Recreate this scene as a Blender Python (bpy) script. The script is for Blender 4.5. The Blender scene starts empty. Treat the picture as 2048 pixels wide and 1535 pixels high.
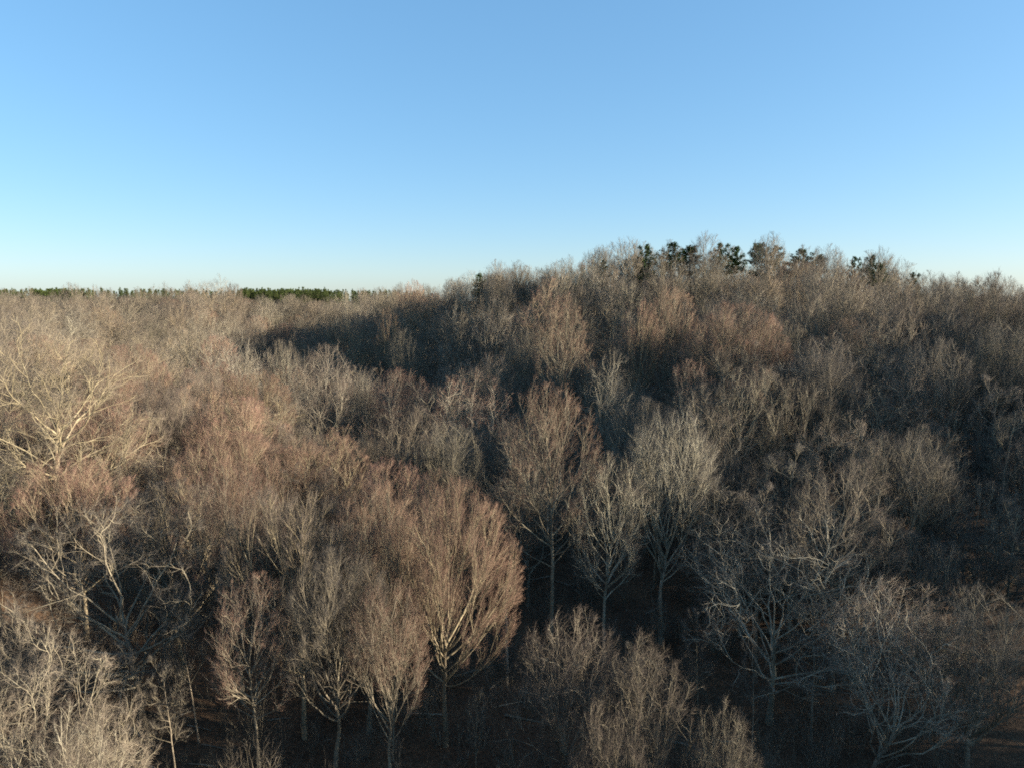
import bpy, math, random
import numpy as np
from mathutils import Vector

# ------------------------------------------------------------------ camera, sky, sun, exposure
SC = bpy.context.scene
COL = SC.collection
RNG = np.random.default_rng(11)
random.seed(11)

CAM_Z = 36.0
PITCH = math.radians(7.0)
FPX = 1366.0                      # focal length in pixels of a 2048 px wide picture
cam_data = bpy.data.cameras.new('camera')
cam_data.sensor_width = 36.0
cam_data.lens = 36.0 * FPX / 2048.0
cam_data.clip_start = 0.5
cam_data.clip_end = 20000.0
cam = bpy.data.objects.new('camera', cam_data)
cam.location = (0, 0, CAM_Z)
cam.rotation_euler = (math.pi / 2 - PITCH, 0, 0)
COL.objects.link(cam)
SC.camera = cam

SUN_EL = math.radians(13.9)
SUN_AZ = math.radians(97.0)       # clockwise from the viewing direction (+Y): to the right, a little behind
world = bpy.data.worlds.new('World')
SC.world = world
world.use_nodes = True
wn = world.node_tree
bg = wn.nodes['Background']
sky = wn.nodes.new('ShaderNodeTexSky')
sky.sky_type = 'NISHITA'
sky.sun_disc = False
sky.sun_elevation = SUN_EL
sky.sun_rotation = SUN_AZ
sky.altitude = 0
sky.air_density = 1.0
sky.dust_density = 0.55
sky.ozone_density = 5.5
gam = wn.nodes.new('ShaderNodeGamma')
gam.inputs['Gamma'].default_value = 0.55
hsv = wn.nodes.new('ShaderNodeHueSaturation')
hsv.inputs['Saturation'].default_value = 1.24
hsv.inputs['Hue'].default_value = 0.5
wn.links.new(gam.outputs['Color'], hsv.inputs['Color'])
wn.links.new(sky.outputs['Color'], gam.inputs['Color'])
wn.links.new(hsv.outputs['Color'], bg.inputs['Color'])
bg.inputs['Strength'].default_value = 0.127

sd = bpy.data.lights.new('sun', 'SUN')
sd.energy = 5.0
sd.angle = math.radians(0.53)
sd.color = (1.0, 0.90, 0.75)
sun = bpy.data.objects.new('sun', sd)
to_sun = Vector((math.sin(SUN_AZ) * math.cos(SUN_EL), math.cos(SUN_AZ) * math.cos(SUN_EL), math.sin(SUN_EL)))
sun.rotation_euler = to_sun.to_track_quat('Z', 'Y').to_euler()
sun.location = (150, 0, 120)
COL.objects.link(sun)

SC.view_settings.view_transform = 'Standard'
SC.view_settings.look = 'None'
SC.view_settings.gamma = 1.0
SC.view_settings.use_curve_mapping = False
SC.view_settings.exposure = 1.85
SC.cycles.max_bounces = 2
SC.cycles.diffuse_bounces = 1
SC.cycles.glossy_bounces = 1
SC.cycles.transmission_bounces = 1
SC.cycles.transparent_max_bounces = 4
SC.cycles.volume_bounces = 0
SC.cycles.debug_use_spatial_splits = True
SC.cycles.use_denoising = False
SC.cycles.use_adaptive_sampling = True
SC.cycles.adaptive_threshold = 0.009
SC.cycles.filter_width = 1.8

# ------------------------------------------------------------------ picture <-> place
CP, SP = math.cos(PITCH), math.sin(PITCH)

def at(u, v, Y):
    """The point at depth Y (metres along +Y) seen at photo pixel (u, v)."""
    a, b = (u - 1024) / FPX, (767.5 - v) / FPX
    dy = CP + b * SP
    t = Y / dy
    return np.array([a * t, Y, CAM_Z + t * (-SP + b * CP)])

def project(p):
    x, y, z = p[..., 0], p[..., 1], p[..., 2] - CAM_Z
    d = y * CP - z * SP
    up = y * SP + z * CP
    return 1024 + FPX * x / d, 767.5 - FPX * up / d, d

# ------------------------------------------------------------------ terrain
SKYLINE = np.array([(-200, 588), (50, 588), (75, 597), (170, 597), (190, 589), (290, 586), (310, 576), (455, 578), (480, 600), (660, 600), (690, 592), (740, 585), (800, 572), (850, 562), (900, 552), (950, 543), (1000, 533), (1050, 526), (1150, 512), (1250, 496), (1300, 490), (1400, 484),
                    (1500, 490), (1600, 498), (1700, 508), (1760, 518), (1800, 528), (1850, 542), (1900, 551), (1950, 560), (2048, 570), (2300, 575)], float)
RIDGE = [(800, 268), (900, 248), (1000, 232), (1100, 222), (1250, 212), (1400, 208), (1550, 204), (1700, 197), (1850, 186), (2048, 172)]
ridge_pts = []
for (u, Y) in RIDGE:
    p = at(u, float(np.interp(u, SKYLINE[:, 0], SKYLINE[:, 1])) + 10, Y)
    ridge_pts += [(p[0], p[1], p[2] - 18.5), (p[0] * 1.28, p[1] * 1.28, p[2] - 27)]
CTRL = np.array([
    (-22, 30, 1), (0, 30, 0), (25, 30, 0), (-45, 40, 1), (-34, 58, 1), (-20, 55, 0), (0, 55, 0), (20, 55, 0), (42, 50, 1), (-55, 73, 7),
    (-80, 110, 12), (-110, 200, 15), (-45, 105, 6), (-30, 145, 1), (0, 80, 0), (-7, 116, 1), (-25, 170, 0), (18, 78, 1),
    (42, 78, 4), (36, 112, 11), (14, 130, 8), (62, 95, 10), (92, 138, 17),
    (-60, 215, -1), (-95, 275, 8), (-120, 320, 20), (-150, 345, 23), (-60, 350, 17),
    (-220, 320, 18), (-320, 500, 25), (-100, 500, 24), (60, 480, 18), (220, 400, 14), (200, 150, 27), (165, 105, 31),  # closing points: hill out of view on the right, raised to shade this side
    (120, 88, 24), (95, 45, 10), (150, 30, 19), (0, -50, 0), (-100, -40, 9), (110, -50, 10), (-150, 60, 15),  # opening points carry on that unseen rise, shaped to block the low sun
    (250, 0, 18), (-260, 150, 18), (-500, 600, 22), (500, 500, 14), (0, 800, 18), (400, -200, 8), (-400, -200, 12), (0, -300, 6),
] + ridge_pts, float)

def tps(r2):
    return 0.5 * r2 * np.log(r2 + 1e-6)

def fit_tps(c):
    n = len(c)
    d2 = ((c[:, None, :2] - c[None, :, :2]) ** 2).sum(-1)
    A = np.zeros((n + 3, n + 3))
    A[:n, :n] = tps(d2) + np.eye(n) * 60.0
    A[:n, n] = 1
    A[:n, n + 1:] = c[:, :2]
    A[n:, :n] = A[:n, n:].T
    b = np.zeros(n + 3)
    b[:n] = c[:, 2]
    return np.linalg.solve(A, b)

TPW = fit_tps(CTRL)

def ground(x, y):
    x = np.atleast_1d(np.asarray(x, float)); y = np.atleast_1d(np.asarray(y, float))
    sh = x.shape
    q = np.stack([x.ravel(), y.ravel()], 1)
    d2 = ((q[:, None] - CTRL[None, :, :2]) ** 2).sum(-1)
    z = tps(d2) @ TPW[:len(CTRL)] + TPW[len(CTRL)] + q @ TPW[len(CTRL) + 1:]
    r = np.hypot(q[:, 0], q[:, 1] - 150)
    w = np.clip((r - 420) / 500, 0, 1)
    w = w * w * (3 - 2 * w)
    z = np.clip(z, -3, 40) * (1 - w) + 17.0 * w
    z = z + 0.35 * np.sin(q[:, 0] * .21 + 1.3 * np.sin(q[:, 1] * .13)) + 0.22 * np.sin(q[:, 1] * .37 + q[:, 0] * .11)
    return z.reshape(sh)

# ------------------------------------------------------------------ materials
def new_mat(name):
    m = bpy.data.materials.new(name)
    m.use_nodes = True
    nt = m.node_tree
    b = nt.nodes['Principled BSDF']
    b.inputs['Roughness'].default_value = 0.9
    b.inputs['Specular IOR Level'].default_value = 0.2
    return m, nt, b

def ramp(nt, stops):
    r = nt.nodes.new('ShaderNodeValToRGB')
    el = r.color_ramp.elements
    while len(el) < len(stops):
        el.new(0.5)
    for e, (p, c) in zip(el, stops):
        e.position = p
        e.color = (*c, 1)
    return r

def wood_mat(name, dark, light, scale=1.2, vary=0.25, spec=0.2, hue=0.008):
    """bark or twig wood: noise mottling and a slightly different tone on every tree"""
    m, nt, b = new_mat(name)
    tc = nt.nodes.new('ShaderNodeTexCoord')
    n = nt.nodes.new('ShaderNodeTexNoise')
    n.inputs['Scale'].default_value = scale
    n.inputs['Detail'].default_value = 3
    n.inputs['Roughness'].default_value = 0.65
    nt.links.new(tc.outputs['Object'], n.inputs['Vector'])
    r = ramp(nt, [(0.34, dark), (0.66, light)])
    nt.links.new(n.outputs['Fac'], r.inputs['Fac'])
    oi = nt.nodes.new('ShaderNodeObjectInfo')
    hs = nt.nodes.new('ShaderNodeHueSaturation')
    mr = nt.nodes.new('ShaderNodeMapRange')
    mr.inputs['To Min'].default_value = 1 - vary
    mr.inputs['To Max'].default_value = 1 + vary
    nt.links.new(oi.outputs['Random'], mr.inputs['Value'])
    nt.links.new(mr.outputs['Result'], hs.inputs['Value'])
    mh = nt.nodes.new('ShaderNodeMath'); mh.operation = 'MULTIPLY_ADD'
    fr = nt.nodes.new('ShaderNodeMath'); fr.operation = 'MULTIPLY'
    fr.inputs[1].default_value = 7.31
    fc = nt.nodes.new('ShaderNodeMath'); fc.operation = 'FRACT'
    nt.links.new(oi.outputs['Random'], fr.inputs[0])
    nt.links.new(fr.outputs[0], fc.inputs[0])
    nt.links.new(fc.outputs[0], mh.inputs[0])
    mh.inputs[1].default_value = 2 * hue
    mh.inputs[2].default_value = 0.5 - hue
    nt.links.new(mh.outputs[0], hs.inputs['Hue'])
    nt.links.new(r.outputs['Color'], hs.inputs['Color'])
    nt.links.new(hs.outputs['Color'], b.inputs['Base Color'])
    b.inputs['Specular IOR Level'].default_value = spec
    return m

M = {
    'bark_grey': wood_mat('bark_grey', (0.128, 0.103, 0.070), (0.272, 0.229, 0.156)),
    'bark_tan': wood_mat('bark_tan', (0.166, 0.129, 0.077), (0.326, 0.263, 0.165)),
    'bark_pale': wood_mat('bark_pale', (0.150, 0.125, 0.084), (0.357, 0.316, 0.228), scale=0.7),
    'bark_dark': wood_mat('bark_dark', (0.036, 0.029, 0.020), (0.098, 0.075, 0.050)),
    'twig_red': wood_mat('twig_red', (0.133, 0.080, 0.055), (0.224, 0.139, 0.096), scale=0.4),
    'twig_brown': wood_mat('twig_brown', (0.066, 0.051, 0.039), (0.120, 0.093, 0.072), scale=0.4),
    'twig_tan': wood_mat('twig_tan', (0.121, 0.092, 0.068), (0.199, 0.159, 0.120), scale=0.4),
    'twig_grey': wood_mat('twig_grey', (0.068, 0.056, 0.046), (0.124, 0.106, 0.085), scale=0.4),
    'needle': wood_mat('needle', (0.024, 0.045, 0.013), (0.073, 0.107, 0.028), scale=0.5, vary=0.3),
    'needle_bright': wood_mat('needle_bright', (0.034, 0.050, 0.012), (0.086, 0.106, 0.030), scale=0.4, vary=0.3),
    'deadwood': wood_mat('deadwood', (0.127, 0.107, 0.077), (0.234, 0.199, 0.145), scale=1.5),
}

def ground_mat():
    m, nt, b = new_mat('leaf_litter_ground')
    tc = nt.nodes.new('ShaderNodeTexCoord')
    def noise(s, d=4, rough=0.6):
        n = nt.nodes.new('ShaderNodeTexNoise')
        n.inputs['Scale'].default_value = s
        n.inputs['Detail'].default_value = d
        n.inputs['Roughness'].default_value = rough
        nt.links.new(tc.outputs['Object'], n.inputs['Vector'])
        return n
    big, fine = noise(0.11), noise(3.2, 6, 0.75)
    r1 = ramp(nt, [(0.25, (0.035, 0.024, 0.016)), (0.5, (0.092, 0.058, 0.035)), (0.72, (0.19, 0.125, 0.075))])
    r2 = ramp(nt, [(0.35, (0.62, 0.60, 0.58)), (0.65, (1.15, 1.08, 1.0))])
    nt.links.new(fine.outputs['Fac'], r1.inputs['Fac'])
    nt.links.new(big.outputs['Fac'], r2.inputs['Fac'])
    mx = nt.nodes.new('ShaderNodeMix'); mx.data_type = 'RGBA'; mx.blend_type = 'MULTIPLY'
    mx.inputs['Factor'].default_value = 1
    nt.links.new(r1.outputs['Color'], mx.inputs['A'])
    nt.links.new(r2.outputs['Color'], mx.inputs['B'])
    nt.links.new(mx.outputs['Result'], b.inputs['Base Color'])
    bp = nt.nodes.new('ShaderNodeBump')
    bp.inputs['Strength'].default_value = 0.9
    bp.inputs['Distance'].default_value = 0.12
    nt.links.new(fine.outputs['Fac'], bp.inputs['Height'])
    nt.links.new(bp.outputs['Normal'], b.inputs['Normal'])
    return m

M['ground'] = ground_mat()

# ------------------------------------------------------------------ mesh helpers
def make_mesh(name, V, Q, QM, T, TM, mats):
    me = bpy.data.meshes.new(name)
    nq, ntr = len(Q), len(T)
    me.vertices.add(len(V))
    me.vertices.foreach_set('co', np.ascontiguousarray(V, np.float32).ravel())
    me.loops.add(nq * 4 + ntr * 3)
    me.loops.foreach_set('vertex_index', np.concatenate([np.asarray(Q, np.int32).ravel(), np.asarray(T, np.int32).ravel()]).astype(np.int32))
    me.polygons.add(nq + ntr)
    me.polygons.foreach_set('loop_start', np.concatenate([np.arange(nq) * 4, nq * 4 + np.arange(ntr) * 3]).astype(np.int32))
    me.polygons.foreach_set('material_index', np.concatenate([QM, TM]).astype(np.int32))
    me.polygons.foreach_set('use_smooth', np.ones(nq + ntr, bool))
    for m in mats:
        me.materials.append(m)
    me.update(calc_edges=True)
    return me

class Buf:
    """collects tubes and blades as arrays"""
    def __init__(self):
        self.V, self.Q, self.QM, self.T, self.TM, self.n = [], [], [], [], [], 0
    def tubes(self, P, R, S, mi):
        """P (N,K+1,3) centre lines, R (N,K+1) radii, S sides; the last point is a tip"""
        N, K1 = R.shape
        if N == 0:
            return
        tan = np.gradient(P, axis=1) if K1 > 2 else np.repeat(P[:, 1:] - P[:, :1], 2, axis=1)
        tan /= np.linalg.norm(tan, axis=-1, keepdims=True) + 1e-9
        ref = RNG.normal(size=(N, 1, 3))
        u = np.cross(tan, ref); u /= np.linalg.norm(u, axis=-1, keepdims=True) + 1e-9
        v = np.cross(tan, u)
        a = np.arange(S) * 2 * math.pi / S
        k = K1 - 1
        rings = P[:, :k, None] + R[:, :k, None, None] * (np.cos(a)[:, None] * u[:, :k, None] + np.sin(a)[:, None] * v[:, :k, None])
        V = np.concatenate([rings.reshape(N, k * S, 3), P[:, -1:]], 1)
        per = k * S + 1
        base = self.n + np.arange(N)[:, None] * per
        q = []
        for i in range(k - 1):
            for s in range(S):
                s2 = (s + 1) % S
                q.append((i * S + s, i * S + s2, (i + 1) * S + s2, (i + 1) * S + s))
        if q:
            q = np.array(q)
            Q = (base[:, :, None] + q[None]).reshape(-1, 4)
            self.Q.append(Q); self.QM.append(np.full(len(Q), mi))
        t = np.array([((k - 1) * S + s, (k - 1) * S + (s + 1) % S, k * S) for s in range(S)])
        T = (base[:, :, None] + t[None]).reshape(-1, 3)
        self.T.append(T); self.TM.append(np.full(len(T), mi))
        self.V.append(V.reshape(-1, 3)); self.n += N * per
    def blades(self, P, D, L, W, mi):
        """thin triangles: a needle bundle each"""
        N = len(P)
        s = np.cross(D, RNG.normal(size=(N, 3))); s /= np.linalg.norm(s, axis=1, keepdims=True) + 1e-9
        V = np.stack([P - s * W[:, None] * .5, P + s * W[:, None] * .5, P + D * L[:, None]], 1)
        T = self.n + np.arange(N * 3).reshape(N, 3)
        self.T.append(T); self.TM.append(np.full(N, mi))
        self.V.append(V.reshape(-1, 3)); self.n += N * 3
    def mesh(self, name, mats):
        c = lambda l, w: np.concatenate(l) if l else np.zeros((0, w) if w else 0, int)
        return make_mesh(name, np.concatenate(self.V), c(self.Q, 4), c(self.QM, 0), c(self.T, 3), c(self.TM, 0), mats)

def unit(v):
    return v / (np.linalg.norm(v, axis=-1, keepdims=True) + 1e-9)

def grow(P0, D0, L, R0, R1, K, wig, up):
    N = len(P0)
    P = np.zeros((N, K + 1, 3)); P[:, 0] = P0
    D = D0.copy()
    upv = np.array([0, 0, 1.0])
    for k in range(K):
        D = unit(D + RNG.normal(size=(N, 3)) * wig + upv * up)
        P[:, k + 1] = P[:, k] + D * (L / K)[:, None]
    s = np.linspace(0, 1, K + 1)[None]
    return P, R0[:, None] * (1 - s) + R1[:, None] * s

def sample(P, A, idx, t):
    """position, tangent and value A along lines idx at parameter t"""
    K = P.shape[1] - 1
    f = np.clip(t * K, 0, K - 1e-4); i = f.astype(int); w = f - i
    a, b = P[idx, i], P[idx, i + 1]
    return a + (b - a) * w[:, None], unit(b - a), A[idx, i] * (1 - w) + A[idx, i + 1] * w

def children(P, R, Lp, m, t0, t1, ang0, ang1, lr0, lr1, taper, rr, env=None, keep=1.0):
    """side shoots: m per line between t0 and t1"""
    N = len(P)
    idx = np.repeat(np.arange(N), m)
    j = np.tile(np.arange(m), N)
    t = t0 + (t1 - t0) * np.clip((j + RNG.random(len(j))) / m, 0, 1)
    if keep < 1:
        k = RNG.random(len(idx)) < keep
        idx, j, t = idx[k], j[k], t[k]
    p, d, r = sample(P, R, idx, t)
    az = j * 2.39996 + RNG.random(N)[idx] * 6.28 + RNG.normal(size=len(idx)) * .4
    ref = np.where(np.abs(d[:, 2:3]) < .9, np.array([[0, 0, 1.0]]), np.array([[1.0, 0, 0]]))
    u = unit(np.cross(d, ref)); v = np.cross(d, u)
    th = RNG.uniform(ang0, ang1, len(idx))
    D = d * np.cos(th)[:, None] + (u * np.cos(az)[:, None] + v * np.sin(az)[:, None]) * np.sin(th)[:, None]
    L = Lp[idx] * RNG.uniform(lr0, lr1, len(idx)) * (1 - taper * t)
    if env is not None:
        lo = np.zeros(len(L)); hi = np.full(len(L), 9.0)
        for _ in range(9):
            mid = (lo + hi) / 2
            ins = env(p + D * mid[:, None]) < 1
            lo = np.where(ins, mid, lo); hi = np.where(ins, hi, mid)
        L = np.maximum(np.minimum(L, lo * RNG.uniform(.86, 1.08, len(L))), .3)
    return p, D, L, r * rr

# ------------------------------------------------------------------ bare trees
# species: H height, W crown half width, bole clear trunk share, stem share of height the trunk runs to, shape: lower = flatter dome
SPECIES = {
    'dome':     dict(H=20, W=6.6, bole=.24, stem=.50, n1=26, th=1.85, rt=.24, rl=.56, wig=.06, up=.07, fan=.85, even=.86, a2=(.20, .52), m=(11, 8, 9, 1), zc=.60, bark='bark_tan', twig='twig_red', tw=1.0),
    'dome_b':   dict(H=19, W=6.2, bole=.18, stem=.40, n1=24, th=1.75, rt=.24, rl=.62, wig=.08, up=.09, fan=.80, even=.80, a2=(.22, .58), m=(11, 8, 9, 1), zc=.58, bark='bark_grey', twig='twig_brown', tw=1.0),
    'spread':   dict(H=21, W=8.4, bole=.22, stem=.62, n1=24, th=2.10, rt=.26, rl=.54, wig=.15, up=.05, fan=.80, even=.74, a2=(.32, .85), m=(11, 8, 8, 1), zc=.50, bark='bark_tan', twig='twig_tan', tw=1.0),
    'spread_b': dict(H=20, W=7.6, bole=.16, stem=.50, n1=22, th=2.10, rt=.26, rl=.58, wig=.18, up=.05, fan=.75, even=.70, a2=(.32, .85), m=(11, 8, 9, 1), zc=.48, bark='bark_grey', twig='twig_tan', tw=1.0),
    'tall':     dict(H=24, W=5.2, bole=.32, stem=.66, n1=24, th=2.00, rt=.22, rl=.54, wig=.12, up=.12, fan=.55, even=.76, a2=(.24, .62), m=(9, 8, 6, 1), zc=.64, bark='bark_grey', twig='twig_brown', tw=1.0),
    'tall_b':   dict(H=24, W=5.2, bole=.26, stem=.46, n1=20, th=1.70, rt=.25, rl=.60, wig=.10, up=.12, fan=.60, even=.76, a2=(.22, .56), m=(11, 8, 6, 1), zc=.64, bark='bark_grey', twig='twig_grey', tw=1.0),
    'pale':     dict(H=21, W=6.4, bole=.12, stem=.36, n1=16, th=1.60, rt=.22, rl=.60, wig=.20, up=.14, fan=.45, even=.66, a2=(.26, .72), m=(10, 8, 7, 1), zc=.58, bark='bark_pale', twig='twig_tan', tw=.95),
    'pale_b':   dict(H=21, W=7.2, bole=.16, stem=.46, n1=17, th=1.85, rt=.22, rl=.58, wig=.22, up=.12, fan=.50, even=.64, a2=(.30, .80), m=(10, 8, 6, 1), zc=.54, bark='bark_pale', twig='twig_grey', tw=.95),
    'small':    dict(H=12, W=4.2, bole=.05, stem=.22, n1=16, th=1.55, rt=.11, rl=.66, wig=.16, up=.08, fan=.70, even=.72, a2=(.26, .66), m=(9, 8, 7, 1), zc=.48, bark='bark_grey', twig='twig_brown', tw=.85),
    'slim':     dict(H=21, W=3.4, bole=.36, stem=.94, n1=20, th=2.10, rt=.15, rl=.36, wig=.14, up=.12, fan=.60, even=.70, a2=(.32, .80), m=(8, 7, 7, 1), zc=.64, bark='bark_grey', twig='twig_grey', tw=.95),
}

def bare_tree(kind, seed, detail):
    """returns parts [(name, mesh)] of one bare tree standing at the origin. detail 2: near, 1: far"""
    global RNG
    RNG = np.random.default_rng(seed)
    s = SPECIES[kind]
    H, W = s['H'], s['W']
    mats = [M[s['bark']], M[s['twig']]]
    # trunk
    K = 14 if detail == 2 else 7
    hz = np.linspace(0, 1, K + 1)
    sway = np.cumsum(RNG.normal(size=(K + 1, 2)) * .16 * (14 / K) ** .5, 0); sway -= sway[0]
    sway *= (hz[:, None] ** 1.2)
    TP = np.concatenate([sway, (hz * H * s['stem'])[:, None]], 1)[None]
    TP[0, 0, 2] = -.6
    top_r = .26 if s['stem'] < .8 else .06
    TR = s['rt'] * (1 + .55 * np.exp(-hz * s['stem'] * H / .7)) * ((1 - hz) ** .8 * (1 - top_r) + top_r)
    TR = TR[None]
    zc = s['zc'] * H
    def env(p):
        q = p - np.array([TP[0, -1, 0] * .6, TP[0, -1, 1] * .6, zc])
        rz = np.where(q[:, 2] > 0, (H - zc), (zc - s['bole'] * H * .75))
        return np.sqrt((q[:, 0] ** 2 + q[:, 1] ** 2) / W ** 2 + (q[:, 2] / rz) ** 2)
    # limbs aim at points spread over the crown's outline
    n1 = s['n1']
    i = np.arange(n1)
    u = (i + .5 + RNG.uniform(-.4, .4, n1)) / n1
    cth = 1 - u * (1 - math.cos(s['th']))
    th = np.arccos(np.clip(cth, -1, 1))
    az = i * 2.39996 + RNG.normal(size=n1) * .35 + RNG.random() * 6
    k = RNG.uniform(s['even'], .97, n1) * (1 + .10 * np.cos(az - RNG.random() * 6.3)) * np.where(RNG.random(n1) < .12, .62, 1)
    k = np.minimum(k, 1.0)
    tips = np.stack([W * np.sin(th) * np.cos(az) * k, W * np.sin(th) * np.sin(az) * k, zc + np.where(np.cos(th) > 0, H - zc, zc - s['bole'] * H * .8) * np.cos(th) * k], 1)
    tips[:, :2] += TP[0, -1, :2] * .6
    lo = s['bole'] / s['stem']
    ta = lo + (1 - lo) * np.clip((1 - u) ** 1.1 * .95 + RNG.uniform(-.1, .06, n1), 0, .97)
    ta = np.minimum(ta, np.clip((tips[:, 2] - .10 * H) / (H * s['stem']), lo, 1))
    A, _, ra = sample(TP, TR, np.zeros(n1, int), ta)
    dv = tips - A
    ln = np.linalg.norm(dv, axis=1)
    out = unit(dv * np.array([1, 1, .55]) + np.array([0, 0, 1.0]) * (ln * .12)[:, None])
    P1 = A + out * (ln * .38)[:, None]
    radial = unit(tips - np.array([0, 0, s['bole'] * H]))
    P2 = tips - unit(radial * s['fan'] + np.array([0, 0, 1.0 - s['fan']])) * (ln * .32)[:, None]
    P1 += RNG.normal(size=P1.shape) * (ln * .07)[:, None]
    P2 += RNG.normal(size=P2.shape) * (ln * .06)[:, None]
    KL = 9 if detail == 2 else 5
    t = np.linspace(0, 1, KL + 1)[None, :, None]
    LP = (1 - t) ** 3 * A[:, None] + 3 * (1 - t) ** 2 * t * P1[:, None] + 3 * (1 - t) * t * t * P2[:, None] + t ** 3 * tips[:, None]
    wob = np.cumsum(RNG.normal(size=LP.shape), 1) * (9 / KL) ** .5
    wob -= wob[:, :1]
    LP += wob * (ln * s['wig'] * .30)[:, None, None] * (t * (1.15 - t))
    rb = np.minimum(ra * .86, s['rl'] * s['rt'] * (ln / ln.max()) ** .7 * RNG.uniform(.6, 1, n1))
    LR = rb[:, None] * (1 - .86 * np.linspace(0, 1, KL + 1)[None] ** .8)
    LL = ln * 1.1
    parts = []
    b = Buf(); b.tubes(TP, TR, 10 if detail == 2 else 5, 0)
    parts.append(('trunk', b.mesh('trunk', mats)))
    c = Buf()
    big = np.argsort(-rb)[:7]
    if detail == 2:
        for q in big:
            b = Buf(); b.tubes(LP[q:q + 1], LR[q:q + 1], 7, 0)
            parts.append(('limb', b.mesh('limb', mats)))
        rest = np.setdiff1d(np.arange(n1), big)
        c.tubes(LP[rest], LR[rest], 5, 0)
    else:
        c.tubes(LP, LR, 4, 0)
    m2, m3, m4, m5 = s['m']
    a0, a1 = s['a2']; up = s['up']; wig = s['wig']; tw = s['tw']
    if detail == 2:
        p, D, L, r = children(LP, LR, LL, m2, .32, .99, a0, a1, .34, .66, .40, .62, env)
        B2, R2 = grow(p, D, L, np.clip(r, .026, .10), np.full(len(p), .011), 5, wig * 1.5, up * .8)
        c.tubes(B2, R2, 4, 0)
        p, D, L3, r = children(B2, R2, L, m3, .28, 1, a0, a1, .32, .66, .35, .62, env)
        L3 = np.clip(L3, .35, 3)
        B3, R3 = grow(p, D, L3, np.clip(r, .0115, .03), np.full(len(p), .006), 3, wig * 2, up)
        c.tubes(B3, R3, 3, 0)
        p, D, L4, r = children(B3, R3, L3, m4, .30, 1, a0, a1, .40, .90, .30, .8, env)
        L4 = np.clip(L4, .22, 1.1)
        B4, R4 = grow(p, D, L4, np.clip(r, .0042, .0076) * tw, np.full(len(p), .003), 1, wig * 2, up * 1.8)
        c.tubes(B4, R4, 3, 1)
        p, D, L5, r = children(B4, R4, L4, m5, .3, 1, .35, .8, .45, .9, .2, .85)
        L5 = np.clip(L5, .15, .6)
        B5, R5 = grow(p, D, L5, np.full(len(p), .0041) * tw, np.full(len(p), .002), 1, .08, up * 2.0)
        c.tubes(B5, R5, 3, 1)
    else:
        p, D, L, r = children(LP, LR, LL, m2 - 1, .32, .99, a0, a1, .34, .66, .40, .62, env)
        B2, R2 = grow(p, D, L, np.clip(r, .034, .11), np.full(len(p), .016), 3, wig * 2, up * 1.2)
        c.tubes(B2, R2, 3, 0)
        p, D, L3, r = children(B2, R2, L, m3 - 1, .28, 1, a0, a1, .32, .66, .35, .6, env)
        L3 = np.clip(L3, .4, 3)
        B3, R3 = grow(p, D, L3, np.clip(r, .013, .03), np.full(len(p), .008), 1, wig * 2, up * 2)
        c.tubes(B3, R3, 3, 0)
        p, D, L4, r = children(B3, R3, L3, max(4, m4 - 3), .3, 1, a0, a1, .45, .95, .35, .8, env)
        L4 = np.clip(L4, .35, 1.4)
        B4, R4 = grow(p, D, L4, np.full(len(p), .0102) * tw, np.full(len(p), .006), 1, wig * 2, up * 2)
        c.tubes(B4, R4, 3, 1)
    parts.append(('crown', c.mesh('crown', mats)))
    return parts

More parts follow.
